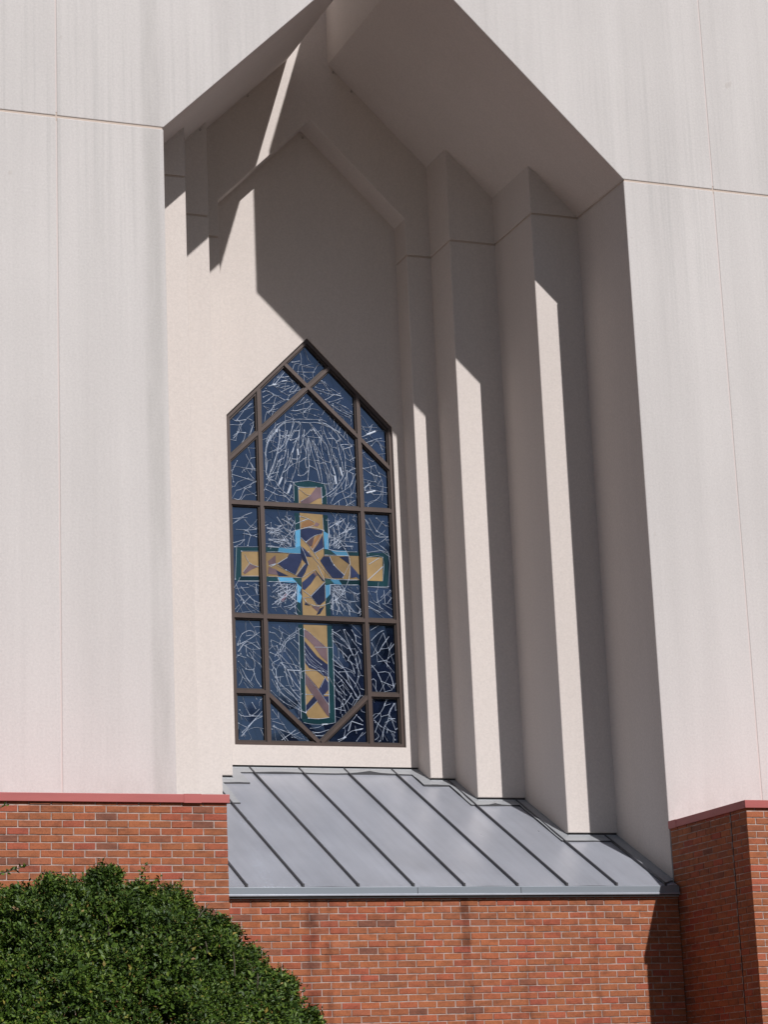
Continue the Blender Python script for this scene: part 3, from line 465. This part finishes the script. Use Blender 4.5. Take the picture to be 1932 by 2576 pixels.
for q in DATA['rects']:
    x0, x1 = min(q[0::2])/1000, max(q[0::2])/1000; z0, z1 = min(q[1::2])/1000, max(q[1::2])/1000
    sgx = 1 if (x0+x1)/2 > cx else -1; sgz = 1 if (z0+z1)/2 > cz else -1
    for i in range(62):
        an = math.atan2(sgz*random.uniform(.15, 1), sgx*random.uniform(.15, 1)); r0 = random.uniform(.26, .62); ln = random.uniform(.06, .22); bend = random.uniform(-.5, .5)
        pts = []
        for k in range(4):
            r = r0+ln*k/3; aa = an+bend*(k/3)*.5; p = (cx+r*math.cos(aa), cz+r*math.sin(aa))
            if x0 < p[0] < x1 and z0 < p[1] < z1: pts.append(p)
        if len(pts) > 1:
            lead_strip(mm, pts, random.uniform(.0038, .007), YL, .003)
            if random.random() < .5: dot(mm, pts[-1], random.uniform(.004, .007), YL-.001, .004)
    for i in range(9):
        p = (random.uniform(x0, x1), random.uniform(z0, z1)); an = math.atan2(p[1]-cz, p[0]-cx)+1.57+random.uniform(-.5, .5); l = random.uniform(.03, .06)
        lead_strip(mm, [p, (p[0]+l*math.cos(an), p[1]+l*math.sin(an))], .006, YL, .003)
finish(mm)
# finer leading between the small pieces
mm = MB()
for a, b_ in FINE:
    q = ((a[0]+b_[0])/2+random.uniform(-.006, .006), (a[1]+b_[1])/2+random.uniform(-.006, .006)); lead_strip(mm, [a, q, b_], random.uniform(.0028, .0052), YL, .0025)
    if random.random() < .3: dot(mm, a, random.uniform(.0035, .007), YL-.001, .004)
for k, cnt, ln in (('side', .7, .13), ('mid', .6, .13), ('arch', .4, .14), ('low', .5, .16)):
    for fl in DATA['leads'][k]:
        n = int(cnt)+(random.random() < cnt % 1)
        for i in range(n):
            q = random.randrange(len(fl)//2-1)*2; t = random.random(); p = Vector((fl[q]+(fl[q+2]-fl[q])*t, fl[q+1]+(fl[q+3]-fl[q+1])*t))/1000; d = Vector((fl[q+2]-fl[q], fl[q+3]-fl[q+1])).normalized()
            an = math.atan2(d.y, d.x)+random.choice((-1, 1))*random.uniform(.25, .9); l = ln*random.uniform(.4, 1); pts = [tuple(p)]
            for j in range(3): an += random.uniform(-.3, .3); p = p+Vector((math.cos(an), math.sin(an)))*l/3; pts.append(tuple(p))
            cross = lambda x, z: (abs(x) < .19 and 1.75 < z < 4.85) or (abs(z-3.72) < .22)
            if any(abs(x) > WW-.05 or z < WB+.06 or z > topz(x)-.09 or cross(x, z) for x, z in pts): continue
            lead_strip(mm, pts, random.uniform(.0035, .0055), YL, .0025)
finish(mm)

# ------------------------------------------------------------------ brick walls
BL, BH, BP, BC, PROUD = .1955, .0590, .2060, .0680, .005
def brick_mesh(ln, seed):
    r_ = random.Random(seed); m_ = MB(); h, l, dp, ch = BH/2, ln/2, .03, .0035
    j = lambda a=.0016: r_.uniform(-a, a)
    back = [(-l, dp, -h), (l, dp, -h), (l, dp, h), (-l, dp, h)]
    mid = [(x+j(), ch, z+j()) for x, _, z in back]
    fr = [(x*(1-ch/l)+j(), j(.001), z*(1-ch/h)+j()) for x, _, z in mid]
    m_.add(back+mid+fr, [(i, (i+1) % 4, (i+1) % 4+4, i+4) for i in range(4)]+[(i+4, (i+1) % 4+4, (i+1) % 4+8, i+8) for i in range(4)]+[(8, 9, 10, 11)])
    me = m_.mesh('brick'); me.materials.append(M_BRICK)
    import bmesh
    bm = bmesh.new(); bm.from_mesh(me); bmesh.ops.recalc_face_normals(bm, faces=bm.faces); bm.to_mesh(me); bm.free()
    return me
BR = {}
def get_brick(ln):
    key = (round(ln, 3), random.randrange(6 if ln > .19 else 2))
    if key not in BR: BR[key] = brick_mesh(key[0], hash(key) & 9999)
    return BR[key]
def lay_bricks(u0, u1, ztop, zbot, joint0, place, skip=None):
    """rows of running bond between u0 and u1; place(u, z) -> (location, rotation)"""
    res = []; row = 0; z = ztop-BC/2
    while z > zbot:
        u = joint0+(0 if row % 2 == 0 else BP/2); u -= math.ceil((u-u0)/BP)*BP
        while u < u1:
            a, b_ = max(u+.0052, u0), min(u+BP-.0052, u1)
            if a-u0 < .07 and a > u0: a = u0
            if u1-b_ < .07: b_ = u1
            if u+BP < u0+.07 or u > u1-.07: u += BP; continue
            segs = [(a, b_)]
            if skip:
                segs = []
                if a < skip-.008: segs.append((a, min(b_, skip-.008)))
                if b_ > skip+.008: segs.append((max(a, skip+.008), b_))
            for a_, c_ in segs:
                if c_-a_ > .025: res.append(((a_+c_)/2, z, c_-a_)+place((a_+c_)/2, z))
            u += BP
        z -= BC; row += 1
    return res
def brick_wall(label, core, rows, top_z):
    root = empty('brick_wall', label, 'brick wall')
    for nm, bx in core: bx.build(nm, M_MORTAR, root)
    scored = []
    for (u, z, ln, loc, rz) in rows:
        px, py, dist = to_px(loc)
        vis = -20 < px < 1950 and -20 < py < 2590
        hid = px < 800 and py > 2230+max(0, px-300)*.62 and loc[0] < -2.2       # behind the shrub
        nrm = Vector((math.sin(rz), -math.cos(rz), 0)); face = nrm.dot((CAM-Vector(loc)).normalized())
        scored.append(((ln*max(face, 0)/dist*(1 if vis and not hid else 1e-3), random.random()), loc, rz, ln))
    scored.sort(key=lambda t: -t[0][0])
    rest = MB()
    for k, (sc_, loc, rz, ln) in enumerate(scored):
        tilt = random.uniform(-.004, .004); dy = random.uniform(-.0022, .0022); n = Vector((math.sin(rz), -math.cos(rz), 0))
        me = get_brick(ln); L_ = Vector(loc)+n*dy
        if k < 300:
            o = bpy.data.objects.new('brick', me); COL.objects.link(o); o.parent = root; o.location = L_; o.rotation_euler = (0, tilt, rz)
        else:
            mw = Matrix.Translation(L_) @ Matrix.Rotation(rz, 4, 'Z') @ Matrix.Rotation(tilt, 4, 'Y')
            rest.add([mw @ v.co for v in me.vertices], [tuple(p.vertices) for p in me.polygons])
    if rest.v: o = rest.build('brick_field', M_BRICK, root, fix=False); o['kind'] = 'stuff'
    return root
ZB = GROUND
# left pier: front face, plus its side towards the roof (turned away from the camera)
rows = lay_bricks(-8.9, -PX, .1155+BC, ZB, -4.852+BP/2*0, lambda u, z: ((u, -PY, z), 0.0))
rows += lay_bricks(-PY+.11, -.01, .1155+BC, ZB, -PY+.11, lambda u, z: ((-PX, u, z), math.pi/2))
left = brick_wall('sunlit brick pier wall with red coping on the left, behind the shrub', [('mortar_wall', MB().box(-8.9, -PX-PROUD, -PY+PROUD, -.004, ZB, ZC-.03))], rows, ZC)
# right pier: front face and the shaded side with a movement joint
rows = lay_bricks(PX, 8.9, .1155+BC, ZB, PX+.1, lambda u, z: ((u, -PY, z), 0.0))
rows += lay_bricks(-PY+.006, -.01, .1155+BC, ZB, -PY+.05, lambda u, z: ((PX, u, z), -math.pi/2), skip=-1.335)
right = brick_wall('brick pier wall with red coping on the right, its side in deep shadow', [('mortar_wall', MB().box(PX+PROUD, 8.9, -PY+PROUD, -.004, ZB, ZC-.03))], rows, ZC)
MB().box(PX-.001, PX+.01, -1.335-.0055, -1.335+.0055, ZB, ZC-CT).build('movement_joint', M_DARK, right)
# recessed wall under the metal roof
rows = lay_bricks(-PX+.008, PX-.008, -.601+BC-.001, ZB, -2.143, lambda u, z: ((u, -QY, z), 0.0))
mid = brick_wall('recessed sunlit brick wall under the grey metal roof, with dark drip stains', [('mortar_wall', MB().box(-PX+.009, PX-.009, -QY+PROUD, .02, ZB, -.56))], rows, -.56)
# copings
for s, root in ((-1, left), (1, right)):
    x0, x1 = sorted((s*(PX-.022), s*8.95))
    mm = MB()
    mm.box(x0, x1, -PY-.024, -PY-.004, ZC-CT, ZC)                                    # front drop
    xs0, xs1 = sorted((s*(PX-.022), s*(PX-.004)))
    mm.box(xs0, xs1, -PY-.0035, -.003, ZC-CT, ZC)                                    # side drop
    xt0, xt1 = sorted((s*(PX-.0035), s*8.94))
    mm.box(xt0, xt1, -PY-.0035, -.003, ZC-.031, ZC-.002)
    mm.build('coping', M_COPING, root, .004)
    if s < 0:
        MB().box(-3.19, -3.02, -PY-.0275, -PY-.0242, ZC-CT-.003, ZC+.002).build('coping_splice', M_COPING, root, .001)
        MB().box(-6.1, -5.95, -PY-.0275, -PY-.0242, ZC-CT-.003, ZC+.002).build('coping_splice', M_COPING, root, .001)
    else:
        MB().box(PX-.0255, PX-.0222, -.19, -.02, ZC-CT-.003, ZC+.002).build('coping_splice', M_COPING, root, .001)

# ------------------------------------------------------------------ shrub
def leaf_mesh(pos, axis, length, width, up):
    """folded four-point leaves as arrays -> verts, faces"""
    n = len(pos); ax = axis/np.linalg.norm(axis, axis=1)[:, None]
    side = np.cross(ax, up); side /= np.linalg.norm(side, axis=1)[:, None]+1e-9; nor = np.cross(side, ax)
    Lh, Wd = length[:, None], width[:, None]
    p0 = pos; p1 = pos+ax*Lh*.5+side*Wd+nor*Wd*.35; p2 = pos+ax*Lh+nor*Wd*(-.2); p3 = pos+ax*Lh*.5-side*Wd+nor*Wd*.35
    v = np.stack([p0, p1, p2, p3], 1).reshape(-1, 3); i = np.arange(n)*4
    f = np.concatenate([np.stack([i, i+1, i+2], 1), np.stack([i, i+2, i+3], 1)])
    return v, f
def np_mesh(name, v, f, m, parent):
    me = bpy.data.meshes.new(name); me.vertices.add(len(v)); me.vertices.foreach_set('co', v.astype(np.float32).ravel())
    me.loops.add(f.size); me.loops.foreach_set('vertex_index', f.astype(np.int32).ravel()); me.polygons.add(len(f))
    me.polygons.foreach_set('loop_start', np.arange(len(f), dtype=np.int32)*3); me.update(calc_edges=True); me.validate()
    me.materials.append(m); o = bpy.data.objects.new(name, me); COL.objects.link(o); o.parent = parent; return o
shrub = empty('shrub', 'dense dark green small-leaved shrub in front of the brick wall at lower left', 'shrub')
SIL = [(0, 2252), (54, 2248), (81, 2264), (103, 2222), (141, 2220), (174, 2244), (205, 2238), (222, 2203), (266, 2193), (288, 2222), (300, 2256), (331, 2236), (361, 2242), (390, 2262), (441, 2251), (480, 2281), (468, 2300), (508, 2310), (544, 2321), (576, 2326), (596, 2355), (630, 2403), (658, 2422), (690, 2455), (731, 2471), (750, 2502), (780, 2545), (812, 2570)]
SX = np.array([-9.2, -8.6, -7.6, -6.6, -5.9]+[-5.53+.00322*u-.06*min(max((u-380)/150, 0), 1) for u, v in SIL]+[-2.78, -2.62, -2.5]); SZ = np.array([-4.3, -3.0, -1.9, -1.3, -1.02]+[-.825-(v-2192)*.00318 for u, v in SIL]+[-2.4, -3.2, -4.3])
YS = -4.5
def ztop(x): return np.interp(x, SX, SZ)
def lump(x, y): return .075*np.sin(7.1*x+1.3*np.sin(5*y))*np.sin(6.3*y+.7)+.06*np.sin(15*x+2*np.sin(11*y)+.4)*np.sin(13.7*y)+.03*np.sin(31*x+3*np.sin(23*y))*np.sin(29*y)
def shrub_pts(n, xr, yr, depth):
    x = rng.uniform(*xr, n); y = rng.uniform(*yr, n); k = (y-YS)
    xe = CAM.x+(x-CAM.x)*(YS-CAM.y)/(y-CAM.y); zt = ztop(xe)
    # smooth the outline away from the crest
    zs_ = np.interp(xe, [-9.2, -8, -6.5, -5.5, -4.6, -4.0, -3.5, -3.0, -2.5], [-4.3, -2.2, -1.25, -1.02, -.98, -1.10, -1.45, -2.10, -4.3])
    wgt = np.exp(-(k/.35)**2); z = zt*wgt+zs_*(1-wgt)-.05
    z = z-np.where(k < 0, .42*k**2+.06*np.abs(k)**3, .6*k**2)+lump(x, y)*np.where(np.abs(k) < .3, .4, 1.6)
    dz = rng.exponential(depth, n); z = z-dz
    hollow = np.sin(5.3*x+1.7*np.sin(3.1*y+x))*np.sin(6.1*z+2.2*np.sin(4.3*x))+.35*np.sin(17*x+3*z)*np.sin(15*z+2*y)
    ok = (z > GROUND+.15) & ((depth > .5) | (hollow > -.62+.25*rng.uniform(-1, 1, n)))
    return x[ok], y[ok], z[ok]
def sprigs(x, y, z, per, scale):
    n = len(x); base = np.stack([x, y, z], 1)
    nrm = np.stack([(x+5.0)*.12, (y-YS)*.55, np.full(n, .75)], 1)+rng.normal(0, .42, (n, 3)); nrm /= np.linalg.norm(nrm, axis=1)[:, None]
    base = np.repeat(base, per, 0); ax0 = np.repeat(nrm, per, 0); t = np.tile(np.linspace(0, 1, per), n)
    pos = base+ax0*(t[:, None]*.085*scale)
    rad = rng.normal(0, 1, (n*per, 3)); rad -= (rad*ax0).sum(1)[:, None]*ax0; rad /= np.linalg.norm(rad, axis=1)[:, None]
    ax = ax0*(.45+.5*t[:, None])+rad; L = rng.uniform(.030, .050, n*per)*scale*.66
    return leaf_mesh(pos, ax, L, L*rng.uniform(.22, .30, n*per), ax0+rng.normal(0, .25, ax0.shape))
V, F, off = [], [], 0
for n, xr, yr, dp, per, scl in ((21000, (-6.0, -2.5), (-6.3, -4.05), .05, 10, 1.0), (15000, (-6.0, -2.5), (-6.3, -3.9), .22, 9, 1.1), (15000, (-6.0, -2.4), (-6.2, -3.8), .7, 8, 1.7), (1600, (-9.1, -6.0), (-6.4, -3.6), .12, 8, 2.7), (2200, (-6.0, -2.5), (-4.05, -2.9), .12, 8, 1.5)):
    x, y, z = shrub_pts(n, xr, yr, dp); v, f = sprigs(x, y, z, per, scl); V.append(v); F.append(f+off); off += len(v)
# bunches that make the ragged top
for u0, v0, r0, n in ((252, 2228, .125, 520), (232, 2218, .06, 160), (275, 2215, .06, 160), (128, 2240, .085, 260), (30, 2265, .08, 220), (345, 2252, .075, 220), (425, 2264, .085, 240), (470, 2290, .05, 110), (560, 2338, .075, 220), (592, 2356, .05, 120), (640, 2415, .06, 160), (735, 2486, .07, 200), (795, 2566, .06, 160), (185, 2258, .07, 180), (690, 2470, .05, 120), (510, 2320, .06, 150)):
    q = rng.normal(0, 1, (n, 3)); q /= np.linalg.norm(q, axis=1)[:, None]; q *= rng.uniform(.4, 1, n)[:, None]*r0
    v, f = sprigs(-5.53+.00322*u0-.05*min(max((u0-380)/150, 0), 1)+q[:, 0], YS-.05+q[:, 1]*1.4, -.80-(v0-2192)*.00318+q[:, 2]-.02, 9, .95); V.append(v); F.append(f+off); off += len(v)
# shoots that stand clear of the outline
for i in range(95):
    x0 = rng.uniform(-5.55, -2.9); k0 = rng.uniform(-.35, .1); h = rng.uniform(.05, .16)*(1.6 if i % 9 == 0 else 1); y0 = YS+k0; xw = CAM.x+(x0-CAM.x)*(y0-CAM.y)/(YS-CAM.y); z0 = float(ztop(x0))-.10-.42*k0**2
    lean = rng.normal(0, .4); n = int(14+h*150); t = rng.uniform(0, 1, n)
    pos = np.stack([xw+lean*h*t+rng.normal(0, .016, n), y0+rng.normal(0, .016, n), z0+.06+h*t], 1); ax = rng.normal(0, .8, (n, 3))+np.array([lean, 0, .9]); L = rng.uniform(.022, .036, n)
    v, f = leaf_mesh(pos, ax, L, L*.27, rng.normal(0, 1, (n, 3))); V.append(v); F.append(f+off); off += len(v)
# loose twigs that reach out to the left of the frame
def twig_leaves(p0, p1, n):
    t = rng.uniform(0, 1, n); a, b_ = np.array(p0), np.array(p1); pos = a+(b_-a)*t[:, None]; ax = np.tile((b_-a)*.4, (n, 1))+rng.normal(0, .5, (n, 3))+np.array([0, 0, .4])
    L = rng.uniform(.026, .042, n); return leaf_mesh(pos, ax, L, L*.24, rng.normal(0, 1, (n, 3)))
twigs = [((-5.75, YS, -.90), (-5.30, YS, -.755), 46), ((-5.8, YS-.2, -.45), (-5.50, YS-.2, -.30), 18), ((-5.9, YS-.1, -.95), (-5.45, YS-.1, -.80), 30)]
for p0, p1, n in twigs: v, f = twig_leaves(p0, p1, n); V.append(v); F.append(f+off); off += len(v)
crown = np_mesh('crown', np.concatenate(V), np.concatenate(F), M_LEAF, shrub); crown['kind'] = 'stuff'
mm = MB()
for i in range(22):
    x1 = random.uniform(-7.2, -3.1); y1 = random.uniform(-5.6, -3.6); z1 = float(ztop(x1))-.35-.4*(y1-YS)**2
    p0 = Vector((-5.2+random.uniform(-.3, .3), YS+random.uniform(-.25, .25), GROUND)); p3 = Vector((x1, y1, max(z1, GROUND+.6))); pm = p0.lerp(p3, .5)+Vector((random.uniform(-.2, .2), random.uniform(-.2, .2), .25))
    mm.tube([p0, p0.lerp(pm, .6), pm, pm.lerp(p3, .6), p3], [.045, .036, .028, .018, .007], 6)
for p0, p1, n in twigs: mm.tube([p0, tuple((Vector(p0)+Vector(p1))/2+Vector((0, 0, .01))), p1], [.006, .005, .003], 5)
mm.build('trunk', M_BARK, shrub, smooth=True, fix=False)
mm = MB()
for i in range(26):
    x = random.uniform(-5.5, -3.3); y = YS+random.uniform(-.9, -.1); z = float(ztop(x))-.12-.42*(y-YS)**2-random.uniform(.02, .4)
    mm = MB()
    a = random.uniform(-1, 1); l = random.uniform(.12, .3); mm.tube([(x, y-.05, z), (x+l*.5*a, y-.07, z+l*.4), (x+l*a, y-.06, z+l*.7)], [.006, .005, .003], 5)
    mm.build('twig', M_BARK, shrub, fix=False)

# ------------------------------------------------------------------ tree across the forecourt, seen mirrored in the lower right panes
tree = empty('tree', 'dark leafy tree mirrored in the lower right panes of the window', 'tree')
TC = np.array([13.7, -25.5, 4.4]); n = 16000
u = rng.normal(0, 1, (n, 3)); u /= np.linalg.norm(u, axis=1)[:, None]; rr = rng.uniform(.35, 1, n)**.5
lob = 1+.16*np.sin(5*u[:, 0]+3*u[:, 2])+.14*np.sin(7*u[:, 1]-4*u[:, 2]+1)
pos = TC+u*(rr*lob)[:, None]*np.array([4.3, 3.8, 5.6])
v, f = leaf_mesh(pos, u+rng.normal(0, .7, (n, 3)), rng.uniform(.22, .42, n), rng.uniform(.09, .16, n), rng.normal(0, 1, (n, 3)))
o = np_mesh('crown', v, f, M_TREELEAF, tree); o['kind'] = 'stuff'
mm = MB(); mm.tube([(13.7, -25.5, GROUND-.1), (13.6, -25.5, -2.5), (13.75, -25.4, 0), (13.7, -25.5, 3.5)], [.38, .29, .24, .12], 10)
for i in range(7):
    an = i*.9; mm.tube([(13.7, -25.45, -1+.5*i), (13.7+1.2*math.cos(an), -25.45+1.2*math.sin(an), 1+.5*i), (13.7+2.6*math.cos(an), -25.45+2.4*math.sin(an), 2.6+.5*i)], [.12, .08, .03], 7)
mm.build('trunk', M_BARK, tree, smooth=True, fix=False)
